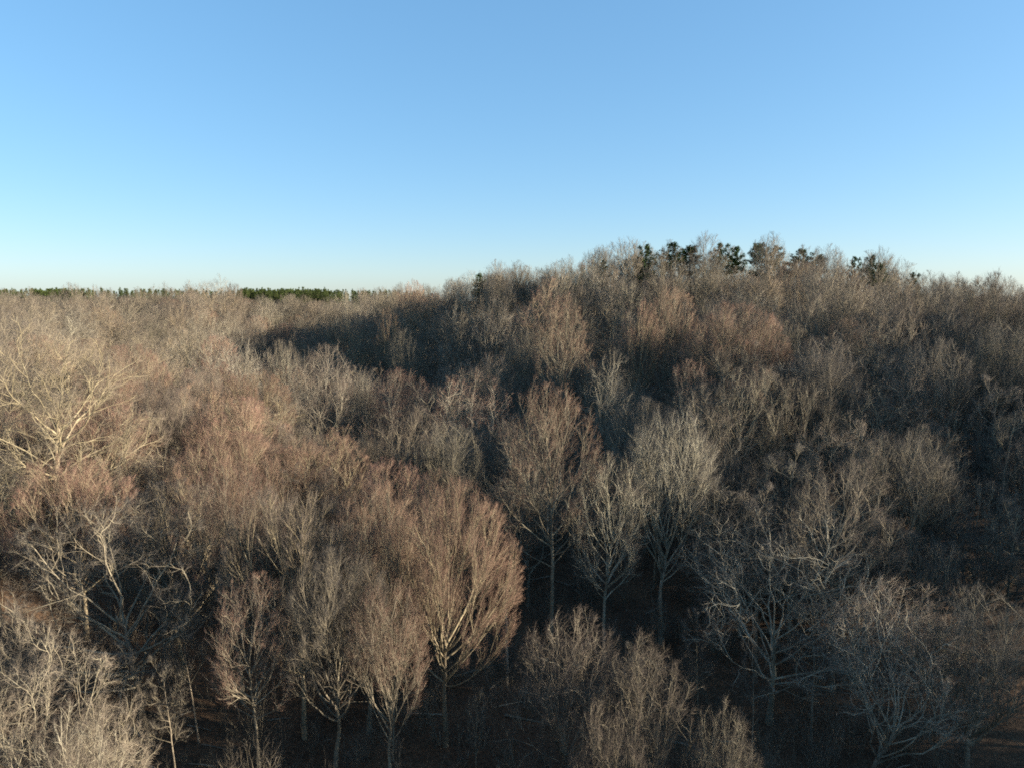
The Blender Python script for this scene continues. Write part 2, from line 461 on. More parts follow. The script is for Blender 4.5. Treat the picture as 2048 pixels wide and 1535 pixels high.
def pine_tree(kind, seed):
    global RNG
    RNG = np.random.default_rng(seed)
    H = 20.0
    hz = np.linspace(0, 1, 9)
    sw = np.cumsum(RNG.normal(size=(9, 2)) * .14, 0); sw -= sw[0]
    TP = np.concatenate([sw, (hz * H * .97)[:, None]], 1)[None]; TP[0, 0, 2] = -.5
    TR = (.24 * (1 - hz * .88))[None]
    b = Buf(); b.tubes(TP, TR, 7, 0)
    parts = [('trunk', b.mesh('trunk', [M['bark_dark']]))]
    c = Buf()
    if kind == 'ridge':                       # bare bole, uneven rounded head
        nb = 34
        t = np.sort(RNG.uniform(.55, .985, nb))
        ln = np.interp(t, [.55, .68, .85, .97, 1], [2.4, 3.6, 3.2, 1.9, 1.0]) * RNG.uniform(.6, 1.15, nb)
        el = np.interp(t, [.55, .8, 1], [-.05, .35, .95]) + RNG.normal(size=nb) * .15
        tufts, blades, bl, bw = 20, 30, .46, .062
    else:                                     # plantation pine, pointed
        nb = 34
        t = np.sort(RNG.uniform(.32, .99, nb))
        ln = np.interp(t, [.32, .45, .8, 1], [2.2, 2.9, 1.7, .3]) * RNG.uniform(.7, 1.15, nb)
        el = np.interp(t, [.32, .8, 1], [.05, .35, .9])
        tufts, blades, bl, bw = 7, 12, .55, .11
    az = np.arange(nb) * 2.39996 + RNG.normal(size=nb) * .3
    A, _, ra = sample(TP, TR, np.zeros(nb, int), t)
    D = np.stack([np.cos(az) * np.cos(el), np.sin(az) * np.cos(el), np.sin(el)], 1)
    B, R = grow(A, D, ln, np.minimum(ra * .6, .07), np.full(nb, .02), 4, .10, .10)
    c.tubes(B, R, 4, 0)
    idx = np.repeat(np.arange(nb), tufts)
    tt = 1 - RNG.random(len(idx)) ** 1.4 * .75
    p, d, _ = sample(B, R, idx, tt)
    off = unit(RNG.normal(size=p.shape) + d * .5 + np.array([0, 0, .35]))
    q = p + off * RNG.uniform(.15, .75, len(p))[:, None] * (1.25 - .5 * tt)[:, None]
    seg = np.stack([p, q], 1)
    c.tubes(seg, np.tile(np.array([[.018, .008]]), (len(p), 1)), 3, 0)
    bi = np.repeat(np.arange(len(q)), blades)
    bd = unit(RNG.normal(size=(len(bi), 3)) + off[bi] * .9 + np.array([0, 0, .35]))
    c.blades(q[bi] + RNG.normal(size=(len(bi), 3)) * .05, bd, RNG.uniform(.6, 1.1, len(bi)) * bl, np.full(len(bi), bw), 1)
    parts.append(('crown', c.mesh('crown', [M['bark_dark'], M['needle' if kind == 'ridge' else 'needle_bright']])))
    return parts

def snag(seed):
    """a broken dead trunk with a few stubs"""
    global RNG
    RNG = np.random.default_rng(seed)
    K = 9; hz = np.linspace(0, 1, K + 1)
    sw = np.cumsum(RNG.normal(size=(K + 1, 2)) * .12, 0); sw -= sw[0]
    TP = np.concatenate([sw, (hz * 11)[:, None]], 1)[None]; TP[0, 0, 2] = -.4
    TR = (.21 * (1 - .55 * hz))[None]
    b = Buf(); b.tubes(TP, TR, 8, 0)
    parts = [('trunk', b.mesh('trunk', [M['deadwood']]))]
    c = Buf()
    p, D, L, r = children(TP, TR, np.array([11.0]), 14, .35, .98, .5, 1.1, .10, .26, .4, .4)
    B, R = grow(p, D, L, np.clip(r, .02, .07), np.full(len(p), .012), 4, .16, .08)
    c.tubes(B, R, 4, 0)
    p, D, L, r = children(B, R, L, 6, .3, 1, .4, 1.0, .25, .5, .3, .6)
    B, R = grow(p, D, L, np.clip(r, .008, .02), np.full(len(p), .005), 3, .2, .05)
    c.tubes(B, R, 3, 0)
    parts.append(('crown', c.mesh('crown', [M['deadwood']])))
    return parts

PROTO, LOD, SIZE = {}, {}, {}

def measure(parts):
    me = parts[-1][1]
    co = np.zeros(len(me.vertices) * 3, np.float32)
    me.vertices.foreach_get('co', co)
    co = co.reshape(-1, 3)
    c = (np.percentile(co[:, :2], 3, axis=0) + np.percentile(co[:, :2], 97, axis=0)) / 2
    SIZE[me.name] = (float(np.percentile(co[:, 2], 99.6)), float(np.percentile(np.hypot(*(co[:, :2] - c).T), 96)) * 2)
    return parts

def size(parts):
    return SIZE[parts[-1][1].name]

for n, k in enumerate(SPECIES):
    PROTO[k] = [measure(bare_tree(k, 100 + n + 40 * i, 2)) for i in range(2 if k in ('dome', 'pale', 'tall_b') else 1)]
    LOD[k] = [measure(bare_tree(k, 300 + n, 1)), measure(bare_tree(k, 400 + n, 1))]
RIDGE_PINES = [pine_tree('ridge', 51 + i) for i in range(3)]
FAR_PINES = [pine_tree('far', 71 + i) for i in range(2)]
SNAG = snag(91)
RNG = np.random.default_rng(5)

# ------------------------------------------------------------------ the ground sheet
def build_ground():
    def axis(lo, hi, fine, coarse, nf, nc):
        a = np.linspace(-fine, fine, nf)
        o = fine + np.geomspace(1, coarse - fine, nc)
        return np.concatenate([-o[::-1], a, o])
    xs = axis(0, 0, 260, 9000, 190, 30)
    ys = axis(0, 0, 300, 9000, 190, 30) + 140
    X, Y = np.meshgrid(xs, ys)
    Z = ground(X, Y)
    V = np.stack([X, Y, Z], -1).reshape(-1, 3)
    nx, ny = len(xs), len(ys)
    i = (np.arange(ny - 1)[:, None] * nx + np.arange(nx - 1)[None]).ravel()
    Q = np.stack([i, i + 1, i + 1 + nx, i + nx], 1)
    me = make_mesh('ground', V, Q, np.zeros(len(Q)), np.zeros((0, 3), int), np.zeros(0), [M['ground']])
    o = bpy.data.objects.new('ground', me)
    o['kind'] = 'structure'
    o['label'] = 'forest floor of brown leaf litter rising into hills'
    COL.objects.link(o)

build_ground()

# ------------------------------------------------------------------ placing things
TAKEN = []          # (x, y, crown radius)
COUNT = [0]

def place(parts, name, x, y, sx, sz, rot, label, cat, group, lean=(0, 0), z=None, twig=None, bark=None):
    e = bpy.data.objects.new(name, None)
    e.empty_display_size = 1
    e.location = (x, y, float(ground(x, y)[0]) - .05 if z is None else z)
    e.rotation_euler = (lean[0], lean[1], rot)
    e.scale = (sx, sx, sz)
    e['label'] = label
    e['category'] = cat
    if group:
        e['group'] = group
    COL.objects.link(e)
    for pn, me in parts:
        o = bpy.data.objects.new(pn, me)
        o.parent = e
        COL.objects.link(o)
        for slot, mt in ((0, bark), (1, twig)):
            if mt and slot < len(o.material_slots):
                o.material_slots[slot].link = 'OBJECT'
                o.material_slots[slot].material = M[mt]
    COUNT[0] += 1
    return e

GROUP = 'bare winter trees of the forest'
# (u, v of the crown's top, depth in metres, crown width in px, species, spin, label)
HEROES = [
    # the row nearest the camera
    (250, 985, 53, 380, 'spread_b', 1.1, 'wide gnarled beech-grey bare tree at lower left, heavy limbs reaching left', 'the gnarled left tree'),
    (462, 915, 57, 200, 'tall_b', 0.4, 'bare tree with a clean pale straight trunk standing alone on lit leaf litter', 'the clean pale trunk'),
    (345, 965, 60, 240, 'dome', 2.2, 'bare tree whose thick grey trunk shows just left of the clean pale trunk', 'the thick grey trunk'),
    (590, 975, 53, 240, 'dome', 3.3, 'twin-stemmed tan bare tree just right of the clean pale trunk', 'the twin-stemmed tree'),
    (725, 975, 54, 215, 'dome_b', 5.0, 'slender upright bare tree between the twin-stemmed tree and the red dome', 'the slender upright tree'),
    (885, 968, 52, 250, 'dome', 0.2, 'large domed red-tipped bare tree at the edge of the shadowed valley', 'the large red dome'),
    (60, 1285, 35, 330, 'spread_b', 4.1, 'pale twiggy bare tree filling the bottom left corner', 'the bottom left corner tree'),
    (150, 1410, 33, 200, 'small', 0.9, 'low pale bare tree at the bottom edge below the gnarled one', 'the low pale tree'),
    (1140, 1222, 48, 205, 'small', 2.5, 'small round bare tree with crooked pale stems at bottom centre', 'the small round tree'),
    (1315, 1282, 42, 200, 'small', 0.3, 'broom-shaped small bare tree at the bottom, right of the round one', 'the broom-shaped tree'),
    (1235, 1405, 38, 150, 'small', 1.3, 'low brushy bare tree at the bottom between the round and broom-shaped ones', 'the low brush tree'),
    (1440, 1400, 39, 130, 'small', 3.9, 'low brushy bare tree at the bottom just right of the broom-shaped one', 'the brushy small tree'),
    (1560, 1015, 55, 370, 'pale_b', 2.9, 'big open pale-limbed bare tree leaning right over the dark hollow', 'the open pale-limbed tree'),
    (1770, 1150, 47, 260, 'pale', 0.8, 'white-limbed bare tree forking low at the bottom right', 'the low-forking white tree'),
    (1965, 1180, 45, 240, 'tall_b', 3.6, 'olive-brown bare tree with upright stems in the bottom right corner', 'the bottom right corner tree'),
    (1640, 1170, 52, 120, 'slim', 2.0, 'narrow pale bare tree squeezed left of the white low-forking one', 'the squeezed narrow tree'),
    (1860, 1060, 60, 200, 'dome_b', 1.9, 'grey bare tree behind the white low-forking one', 'the grey lower-right tree'),
    (1700, 1000, 66, 170, 'tall_b', 3.2, 'dark upright bare tree in the hollow right of the open pale-limbed one', 'the dark hollow tree'),
    (655, 1085, 48, 190, 'tall_b', 0.6, 'grey upright bare tree in front of the gap between the twin-stemmed and slender ones', 'the grey front tree'),
    (500, 1150, 46, 150, 'tall', 4.7, 'brown thin-crowned bare tree in front of the clean pale trunk', 'the thin-crowned front tree'),
    (775, 1165, 46, 150, 'tall_b', 2.4, 'thin grey bare tree just left of the large red-tipped dome trunk', 'the thin front tree'),
    (1885, 905, 78, 190, 'tall_b', 2.9, 'grey upright bare tree on the shaded lower right slope', 'the grey shaded tree'),
    (2015, 850, 76, 150, 'dome_b', 5.2, 'dull brown bare tree at the right edge over the shaded slope', 'the dull right-edge tree'),
    (1790, 935, 70, 180, 'tall', 0.2, 'dark brown bare tree left of the grey one on the lower right slope', 'the dark brown slope tree'),
    (1935, 1040, 62, 190, 'tall_b', 1.6, 'grey-stemmed bare tree just behind the bottom right corner tree', 'the grey-stemmed tree'),
    # the centre
    (1105, 765, 66, 190, 'tall', 1.9, 'tall reddish bare tree rising in the centre of the valley', 'the tall central reddish tree'),
    (1335, 818, 68, 180, 'tall_b', 2.7, 'tall pale bare tree with ascending stems right of centre', 'the tall pale tree'),
    (1215, 905, 64, 150, 'tall', 5.5, 'thin white-stemmed bare tree between the two tall central trees', 'the thin white-stemmed tree'),
    (1010, 960, 72, 120, 'slim', 1.0, 'slim dark bare tree just right of the red dome, in shade', 'the slim shaded tree'),
    (1530, 905, 74, 220, 'dome_b', 4.4, 'grey-brown bare tree with many upright stems above the open pale-limbed one', 'the many-stemmed tree'),
    (1440, 950, 66, 150, 'slim', 3.4, 'slim grey bare tree between the tall pale and many-stemmed ones', 'the slim grey tree'),
    (940, 742, 102, 190, 'pale_b', 0.5, 'rusty-tipped bare tree with pale forked limbs above the dark valley', 'the rusty-tipped forked tree'),
    (790, 736, 112, 160, 'pale', 1.6, 'bare tree with pale forking limbs left of the rusty-tipped one', 'the pale forking tree'),
    (722, 745, 116, 80, 'tall_b', 2.6, 'narrow bare tree between two pale forked trees over the dark gap', 'the narrow gap tree'),
    (645, 688, 112, 165, 'pale', 4.6, 'tall light-barked bare tree standing above the valley bend', 'the tall light-barked tree'),
    (578, 690, 128, 70, 'tall', 0.7, 'small-headed bare tree touching the left of the tall light-barked one', 'the small-headed tree'),
    # left slope
    (80, 650, 72, 330, 'spread', 0.0, 'broad cream-limbed bare tree at the left edge, trunk in view', 'the broad cream-limbed tree'),
    (195, 800, 80, 170, 'dome', 2.1, 'rust-tinged bare tree behind the broad cream-limbed one', 'the rust-tinged tree'),
    (320, 762, 88, 205, 'dome_b', 3.0, 'rounded tan bare tree on the left slope, pale stems fanning up', 'the fanning tan tree'),
    (505, 742, 104, 160, 'dome', 4.8, 'rounded brown bare tree left of the valley bend', 'the rounded brown tree'),
    (445, 872, 78, 310, 'dome', 1.4, 'red-domed bare tree in the middle of the left slope', 'the red-domed slope tree'),
    (612, 868, 80, 240, 'dome', 5.7, 'smaller red-domed bare tree next to the dark gap', 'the smaller red dome'),
    (795, 918, 72, 190, 'dome', 3.7, 'small rust-red bare tree peeping behind the large red dome', 'the small rust-red tree'),
    (880, 942, 66, 170, 'dome', 0.9, 'small red-topped bare tree wedged behind the large red dome', 'the wedged red-topped tree'),
    (300, 890, 72, 210, 'spread', 2.4, 'dark brown low-crowned bare tree in front of the fanning tan one', 'the low-crowned brown tree'),
    (700, 905, 82, 90, 'small', 2.2, 'crooked small bare tree at the lip of the dark gap', 'the crooked small tree'),
    (130, 655, 118, 190, 'spread', 1.8, 'pale yellowish bare tree high on the left slope', 'the pale yellowish tree'),
    (30, 600, 140, 150, 'spread_b', 3.1, 'bare tree breaking the skyline at the far left edge', 'the far left skyline tree'),
    (270, 690, 116, 200, 'spread', 5.2, 'yellow-tan spreading bare tree with tangled limbs, upper left slope', 'the tangled yellow-tan tree'),
    (390, 735, 108, 130, 'dome_b', 0.1, 'tan bare tree with an orange edge right of the tangled one', 'the orange-edged tree'),
    (482, 668, 150, 80, 'pale', 1.2, 'ash-grey bare tree in the valley beyond the left slope', 'the ash-grey valley tree'),
    (430, 553, 290, 96, 'spread', 0.6, 'biggest bare tree on the far left skyline', 'the biggest far skyline tree'),
    (330, 566, 310, 60, 'spread_b', 2.6, 'round bare tree on the far skyline left of the biggest one', 'the round far skyline tree'),
    (385, 562, 305, 44, 'spread_b', 4.2, 'slighter bare tree touching the left of the biggest far skyline one', 'the slight far skyline tree'),
    (468, 566, 296, 46, 'dome_b', 1.0, 'round bare tree touching the right of the biggest far skyline one', 'the round right skyline tree'),
    (55, 574, 290, 50, 'tall', 0.4, 'wispy bare tree on the skyline above the far left pines', 'the wispy skyline tree'),
    # right hill
    (1080, 556, 160, 140, 'spread', 4.0, 'rusty spreading bare tree high on the hill left of centre', 'the rusty spreading hill tree'),
    (1150, 600, 122, 120, 'tall', 3.1, 'reddish bare tree beside the rusty spreading one', 'the reddish hill tree'),
    (1275, 598, 130, 100, 'dome', 1.1, 'pinkish round-headed bare tree halfway up the hill', 'the pinkish round head'),
    (1345, 575, 132, 110, 'dome_b', 2.8, 'tan bare tree right of the pinkish round-headed one', 'the tan hill tree'),
    (1480, 603, 108, 205, 'dome', 5.1, 'great round-headed reddish bare tree in the middle of the hill', 'the great round head'),
    (1590, 640, 106, 110, 'tall', 1.5, 'bare tree with a pale trunk right of the great round-headed one', 'the pale-trunked hill tree'),
    (1690, 635, 108, 110, 'tall_b', 0.2, 'narrow reddish bare tree in the middle of the right hill', 'the narrow reddish hill tree'),
    (1665, 520, 138, 165, 'dome_b', 3.3, 'big grey fan-shaped bare tree under the ridge pines', 'the big grey fan'),
    (1840, 570, 128, 140, 'dome_b', 0.8, 'olive-grey fan-shaped bare tree on the right shoulder of the hill', 'the olive fan'),
    (1975, 545, 118, 165, 'dome_b', 4.9, 'tall dark-stemmed bare tree near the right edge under the skyline', 'the tall dark-stemmed tree'),
    (1480, 735, 92, 200, 'spread_b', 2.3, 'bare tree with rusty twigs and crooked limbs below the great round-headed one', 'the crooked-limbed rusty tree'),
    (1380, 720, 96, 110, 'tall', 5.9, 'slender rusty bare tree left of the crooked-limbed one', 'the slender rusty tree'),
    (1220, 700, 98, 170, 'pale_b', 1.7, 'grey open bare tree low on the hill above the tall central one', 'the grey open tree'),
    (1880, 745, 92, 170, 'spread_b', 3.6, 'brown bare tree on the lower right hillside', 'the brown lower-hill tree'),
    (1990, 720, 86, 150, 'dome_b', 0.5, 'olive-grey bare tree at the right edge, mid height', 'the right-edge olive tree'),
    (1700, 790, 90, 150, 'tall', 2.0, 'thin rusty bare tree above the dark hollow', 'the thin rusty tree'),
    (1985, 960, 66, 170, 'pale', 1.4, 'grey hazy bare tree at the right edge above the corner tree', 'the hazy right-edge tree'),
    (985, 590, 176, 110, 'pale', 4.2, 'white-forked bare tree on the dark face of the hill', 'the white-forked tree'),
    (920, 600, 184, 90, 'pale_b', 0.3, 'leaning white-stemmed bare tree on the dark face of the hill', 'the leaning white stem'),
    (700, 622, 214, 90, 'spread', 1.9, 'lone sunlit bare tree over the shadowed valley', 'the lone sunlit tree'),
    (778, 618, 204, 60, 'dome', 3.5, 'small rusty bare tree right of the lone sunlit one', 'the small rusty valley tree'),
    (1410, 462, 205, 70, 'tall', 2.2, 'tallest bare tree on the hilltop, standing above the pines', 'the tallest hilltop tree'),
    (1345, 480, 212, 60, 'slim', 1.1, 'thin bare tree on the ridge between two dark pines', 'the thin ridge tree'),
    (1660, 488, 185, 80, 'tall_b', 4.0, 'wind-bent bare tree on the ridge right of the pines', 'the wind-bent ridge tree'),
    (1185, 500, 205, 60, 'tall', 3.8, 'pale bare tree breaking the skyline on the left shoulder of the hill', 'the pale shoulder tree'),
    (1020, 520, 215, 60, 'tall_b', 5.4, 'bare skyline tree right of the lone shoulder pine', 'the shoulder-pine neighbour'),
    (820, 560, 240, 60, 'dome', 0.6, 'bare skyline tree where the hill meets the far woods', 'the hill-foot skyline tree'),
    (1815, 520, 165, 80, 'tall', 0.9, 'bare skyline tree right of the last ridge pine', 'the right skyline tree'),
]
PROTO_W = {k: s['W'] * 2 for k, s in SPECIES.items()}

def hero(u, v, Y, wpx, kind, rot, label, nick):
    p = at(u, v, Y)
    g = float(ground(p[0], p[1])[0])
    H = p[2] - g
    d = project(p)[2]
    Wm = wpx * d / FPX * (1.18 if Y < 84 and wpx > 120 else 1.06)
    far = d > 125
    lst = LOD[kind] if far else PROTO[kind]
    parts = lst[COUNT[0] % len(lst)]
    sz, sx = H / size(parts)[0], Wm / size(parts)[1]
    L = label.lower()
    has = lambda *w: any(k in L.split(',')[0].split(' behind')[0].split(' above')[0] for k in w)
    twig = 'twig_red' if has('red', 'rust', 'pink') else 'twig_tan' if has('tan ', 'yellow', 'cream') else 'twig_grey' if has('grey', 'ash') else None
    if twig is None and u < 1000 and v > 850 and 40 < Y < 90 and 'gnarled' not in L:
        twig = 'twig_red'
    bark = 'bark_pale' if has('white', 'pale-', 'pale fork', 'light-bark', 'pale bare') else None
    place(parts, 'bare_tree', p[0], p[1], sx, sz, rot, label, 'tree', GROUP, lean=(random.gauss(0, .03), random.gauss(0, .03)), twig=twig, bark=bark)
    TAKEN.append((p[0], p[1], max(2.2, Wm * .5)))
    return H, Wm, sx, sz

for h in HEROES:
    r = hero(*h)
    if not (.55 < r[2] < 1.6 and .6 < r[3] < 1.45):
        print('HERO', h[:5], 'H %.1f W %.1f sx %.2f sz %.2f' % r)

place(SNAG, 'dead_tree', *at(1015, 1250, 60)[:2], 1, .9, 0.3, 'broken dead pale trunk with short stubs left of the small round tree', 'dead tree', None)

# ridge pines: (u, v of the top, depth, crown px)
for n, (u, v, Y, w, rot, lab) in enumerate([
    (1295, 489, 206, 46, 0.3, 'dark ridge pine furthest left of the hilltop row'),
    (1345, 484, 208, 52, 1.2, 'dark flat-headed ridge pine second from the left'),
    (1385, 490, 212, 60, 2.2, 'ridge pine half hidden behind the tallest bare tree'),
    (1440, 486, 210, 46, 3.1, 'ridge pine just right of the tallest bare tree'),
    (1472, 492, 214, 40, 0.8, 'small ridge pine in the middle of the row'),
    (1516, 485, 206, 52, 4.0, 'tall bright-sided ridge pine right of the middle of the row'),
    (1552, 492, 210, 46, 5.0, 'ridge pine right of the tall bright-sided one'),
    (1603, 497, 204, 62, 1.9, 'broad round-headed ridge pine on the falling crest'),
    (1640, 508, 204, 40, 2.9, 'low ridge pine beside the broad round-headed one'),
    (1708, 513, 196, 34, 3.7, 'small pine on the crest left of the last ridge pine'),
    (1744, 510, 192, 36, 0.1, 'last ridge pine on the right, narrow and dark'),
    (1762, 524, 196, 30, 4.4, 'stub pine at the foot of the last ridge pine'),
    (1826, 545, 184, 34, 2.6, 'pine half buried in bare trees on the right shoulder'),
    (958, 545, 241, 30, 1.5, 'lone dark pine on the left shoulder of the hill'),
    (1000, 549, 238, 22, 0.6, 'small pine right of the lone shoulder pine'),
    (1206, 520, 210, 28, 5.2, 'small dull pine poking up on the left crest'),
    (712, 581, 350, 14, 3.3, 'tiny dark pine on the far skyline at the foot of the hill'),
]):
    p = at(u, v + 6, Y)
    H = p[2] - float(ground(p[0], p[1])[0])
    d = project(p)[2]
    if not .6 < H / 20 < 1.4:
        print('PINE', u, v, H)
    place(RIDGE_PINES[n % 3], 'pine_tree', p[0], p[1], w * d / FPX / 5.9, H / 20, rot, lab, 'pine', 'pines on the hilltop ridge')
    TAKEN.append((p[0], p[1], 2.4))

# ------------------------------------------------------------------ the rest of the forest
def scatter(n, xr, yr, accept, rmin, taken):
    """darts kept rmin apart"""
    cell = {}
    key = lambda x, y: (int(math.floor(x / 8)), int(math.floor(y / 8)))
    for t in taken:
        cell.setdefault(key(t[0], t[1]), []).append(t)
    out = []
    X = RNG.uniform(*xr, n); Y = RNG.uniform(*yr, n); S = RNG.uniform(.78, 1.25, n)
    for x, y, s in zip(X, Y, S):
        r = rmin * s
        if not accept(x, y):
            continue
        kx, ky = key(x, y); ok = True
        for i in (-1, 0, 1):
            for j in (-1, 0, 1):
                for (a, b, c) in cell.get((kx + i, ky + j), ()):
                    if (a - x) ** 2 + (b - y) ** 2 < (r * .5 + c * .5 + .4) ** 2:
                        ok = False
        if ok:
            out.append((x, y, r)); cell.setdefault((kx, ky), []).append((x, y, r))
    return out

def in_view(x, y, m=0.0):
    return y > 30 and abs(x) / y < 0.75 + m

def accept(x, y):
    if in_view(x, y, .06):
        if y < 60:
            return False
        return y < (385 if x / y < -.2 else 420)
    if 0 < y < 66 and abs(x) < .8 * y + 14:
        return False
    if -60 < y < 42 and -14 < x < 95:         # unseen woods thinned right of and below the camera to let the sun through
        return random.random() < .12
    return math.hypot(x, y - 40) < 150 and math.hypot(x, y) > 24

FILL = scatter(30000, (-400, 330), (-90, 520), accept, 6.6, TAKEN)

FILL += scatter(5000, (22, 120), (58, 150), lambda x, y: y * .30 < x < y * .80, 4.2, [(a, b, min(c, 3.0)) for a, b, c in TAKEN + FILL])
YOUNG = scatter(900, (-44, 44), (43, 64), lambda x, y: abs(x) / y < .78, 6.5, [(a, b, min(c, 2.6)) for a, b, c in TAKEN])
LEFT = ['dome', 'spread', 'spread_b', 'dome_b', 'tall_b', 'dome', 'spread']
RIGHT = ['tall', 'tall_b', 'slim', 'dome_b', 'spread_b', 'pale_b', 'slim', 'tall']
LOOK = {'young': 'thin young', 'dome': 'round red-tipped', 'dome_b': 'rounded brown', 'spread': 'spreading tan', 'spread_b': 'spreading grey-tan', 'tall': 'tall brown',
        'tall_b': 'tall grey', 'pale': 'pale-limbed', 'pale_b': 'crooked pale-limbed', 'small': 'small bushy', 'slim': 'slim grey'}
cand, far = [], []
for (x, y, r) in FILL:
    g = float(ground(x, y)[0])
    right = x > -12 + (y - 60) * -.12
    kind = random.choice(RIGHT if right else LEFT)
    H = SPECIES[kind]['H'] * (random.uniform(.86, 1.06) if random.random() < .6 else random.uniform(.6, .82))
    if y > 90 and abs(x) / y < .85:           # the crests keep the photo's outline
        u0 = 1024 + x / y * 1366
        v0 = float(np.interp(u0, SKYLINE[:, 0], SKYLINE[:, 1])) - random.uniform(-12, 12)
        H = min(H, max(7.0, at(u0, v0, y)[2] - g))
    top = np.array([x, y, g + H])
    u, v, d = project(top)
    if y > 30 and 0 < u < 2048 and d > 0:
        # leave the labelled trees in view: a filler right in front of one stays lower
        cand.append([d, x, y, g, kind, H, float(u), float(v)])
    else:
        far.append((x, y, g, kind, H))
for (x, y, r) in YOUNG:
    g = float(ground(x, y)[0])
    H = random.uniform(8, 14.0)
    u, v, d = project(np.array([x, y, g + H]))
    if v > 1140 and 0 < u < 2048:
        cand.append([d, x, y, g, 'young', H, float(u), float(v)])
cand.sort(key=lambda c: c[0])
N_IND = 300 - len(HEROES)
near, rest = cand[:N_IND], cand[N_IND:]
far += [(c[1], c[2], c[3], c[4], c[5]) for c in rest]
print('fill in view', len(cand), 'individual', len(near), 'mass', len(far), 'reach', near[-1][0] if near else 0)

def region(u, v, d):
    if u < 640:
        return 'on the left slope'
    if u < 960 and d < 190:
        return 'in the valley'
    if u >= 960 and v < 560:
        return 'along the hill crest'
    if u >= 960:
        return 'on the right hill'
    return 'on the far slope'

HU = [(h[0], h[1], h[2], h[7]) for h in HEROES]
seen = set()

def neighbour_label(kind, u, v, d, H):
    """name a tree by its look and by where it stands against the nearest tree that can be found by its own label"""
    order = sorted(HU, key=lambda q: math.hypot((q[0] - u), (q[1] - v) * 1.3) + abs(q[2] - d) * 1.5)
    size = ['low', 'middling', 'high'][0 if H < .80 * SPECIES.get(kind, {'H': 9})['H'] else 1 if H < .92 * SPECIES.get(kind, {'H': 9})['H'] else 2]
    for extra in (0, 1):
        for (hu, hv, hd, nick) in order[:14]:
            du, dv, dd = u - hu, v - hv, d - hd
            if abs(du) < 45:
                rel = ('right behind' if dd < 25 else 'far behind') if dd > 0 else 'in front of'
            else:
                side = ('left' if du < 0 else 'right') + ' of'
                near = 'just ' if abs(du) < 110 else 'well '
                rel = near + side
                if dd > 18:
                    rel = 'behind and ' + rel
                elif dd < -18:
                    rel = 'before and ' + rel
            lab = '%s bare tree %s %s' % (LOOK[kind], rel, nick)
            if extra:
                lab = size + ' ' + lab
            if lab not in seen and len(lab.split()) <= 16:
                seen.add(lab)
                return lab
    return 'bare tree among the forest of ' + region(u, v, d)

for n, (d, x, y, g, kind, H, u, v) in enumerate(near):
    lab = neighbour_label(kind, u, v, d, H)
    young = kind == 'young'
    if young:
        kind = 'slim'
    lst = PROTO[kind] if d < 105 else LOD[kind]
    parts = lst[n % len(lst)]
    k = random.uniform(.9, 1.2) if not young else H / size(parts)[0] * random.uniform(.6, .9)
    place(parts, 'bare_tree', x, y, k, H / size(parts)[0], random.uniform(0, 6.28), lab, 'tree', GROUP, lean=(random.gauss(0, .035), random.gauss(0, .035)))

# the woods that reach on beyond: one mass, built from the same trees
def mass(name, label, cat, pts, meshes, seedname):
    """pts: (x, y, z, sx, sz, rot, index)"""
    pts = np.array(pts, float)
    me = bpy.data.meshes.new(name)
    me.vertices.add(len(pts))
    me.vertices.foreach_set('co', pts[:, :3].astype(np.float32).ravel())
    for an, dt, vals in (('inst_scale', 'FLOAT_VECTOR', np.stack([pts[:, 3], pts[:, 3], pts[:, 4]], 1)),
                         ('inst_rot', 'FLOAT_VECTOR', np.stack([pts[:, 5] * 0, pts[:, 5] * 0, pts[:, 5]], 1))):
        a = me.attributes.new(an, dt, 'POINT')
        a.data.foreach_set('vector', vals.astype(np.float32).ravel())
    a = me.attributes.new('inst_index', 'INT', 'POINT')
    a.data.foreach_set('value', pts[:, 6].astype(np.int32))
    o = bpy.data.objects.new(name, me)
    o['kind'] = 'stuff'; o['label'] = label; o['category'] = cat
    COL.objects.link(o)
    ng = bpy.data.node_groups.new(name, 'GeometryNodeTree')
    ng.interface.new_socket('Geometry', in_out='INPUT', socket_type='NodeSocketGeometry')
    ng.interface.new_socket('Geometry', in_out='OUTPUT', socket_type='NodeSocketGeometry')
    N, Lk = ng.nodes, ng.links
    gi, go = N.new('NodeGroupInput'), N.new('NodeGroupOutput')
    ip = N.new('GeometryNodeInstanceOnPoints')
    ip.inputs['Pick Instance'].default_value = True
    allj = N.new('GeometryNodeJoinGeometry')
    for objs in meshes:
        j = N.new('GeometryNodeJoinGeometry')
        for ob in objs:
            oi = N.new('GeometryNodeObjectInfo')
            oi.transform_space = 'ORIGINAL'
            oi.inputs['Object'].default_value = ob
            Lk.new(oi.outputs['Geometry'], j.inputs[0])
        gt = N.new('GeometryNodeGeometryToInstance')
        Lk.new(j.outputs[0], gt.inputs[0])
        Lk.new(gt.outputs[0], allj.inputs[0])
    def attr(nm, dt):
        a = N.new('GeometryNodeInputNamedAttribute')
        a.data_type = dt
        a.inputs['Name'].default_value = nm
        return a.outputs['Attribute']
    Lk.new(gi.outputs[0], ip.inputs['Points'])
    Lk.new(allj.outputs[0], ip.inputs['Instance'])
    Lk.new(attr('inst_index', 'INT'), ip.inputs['Instance Index'])
    Lk.new(attr('inst_rot', 'FLOAT_VECTOR'), ip.inputs['Rotation'])
    Lk.new(attr('inst_scale', 'FLOAT_VECTOR'), ip.inputs['Scale'])
    Lk.new(ip.outputs[0], go.inputs[0])
    md = o.modifiers.new('spread', 'NODES')
    md.node_group = ng
    return o

def part_objects(parts):
    """objects already in the scene that carry these meshes"""
    out = []
    for pn, me in parts:
        ob = next((o for o in COL.objects if o.type == 'MESH' and o.data == me), None)
        if ob is None:
            return None
        out.append(ob)
    return out

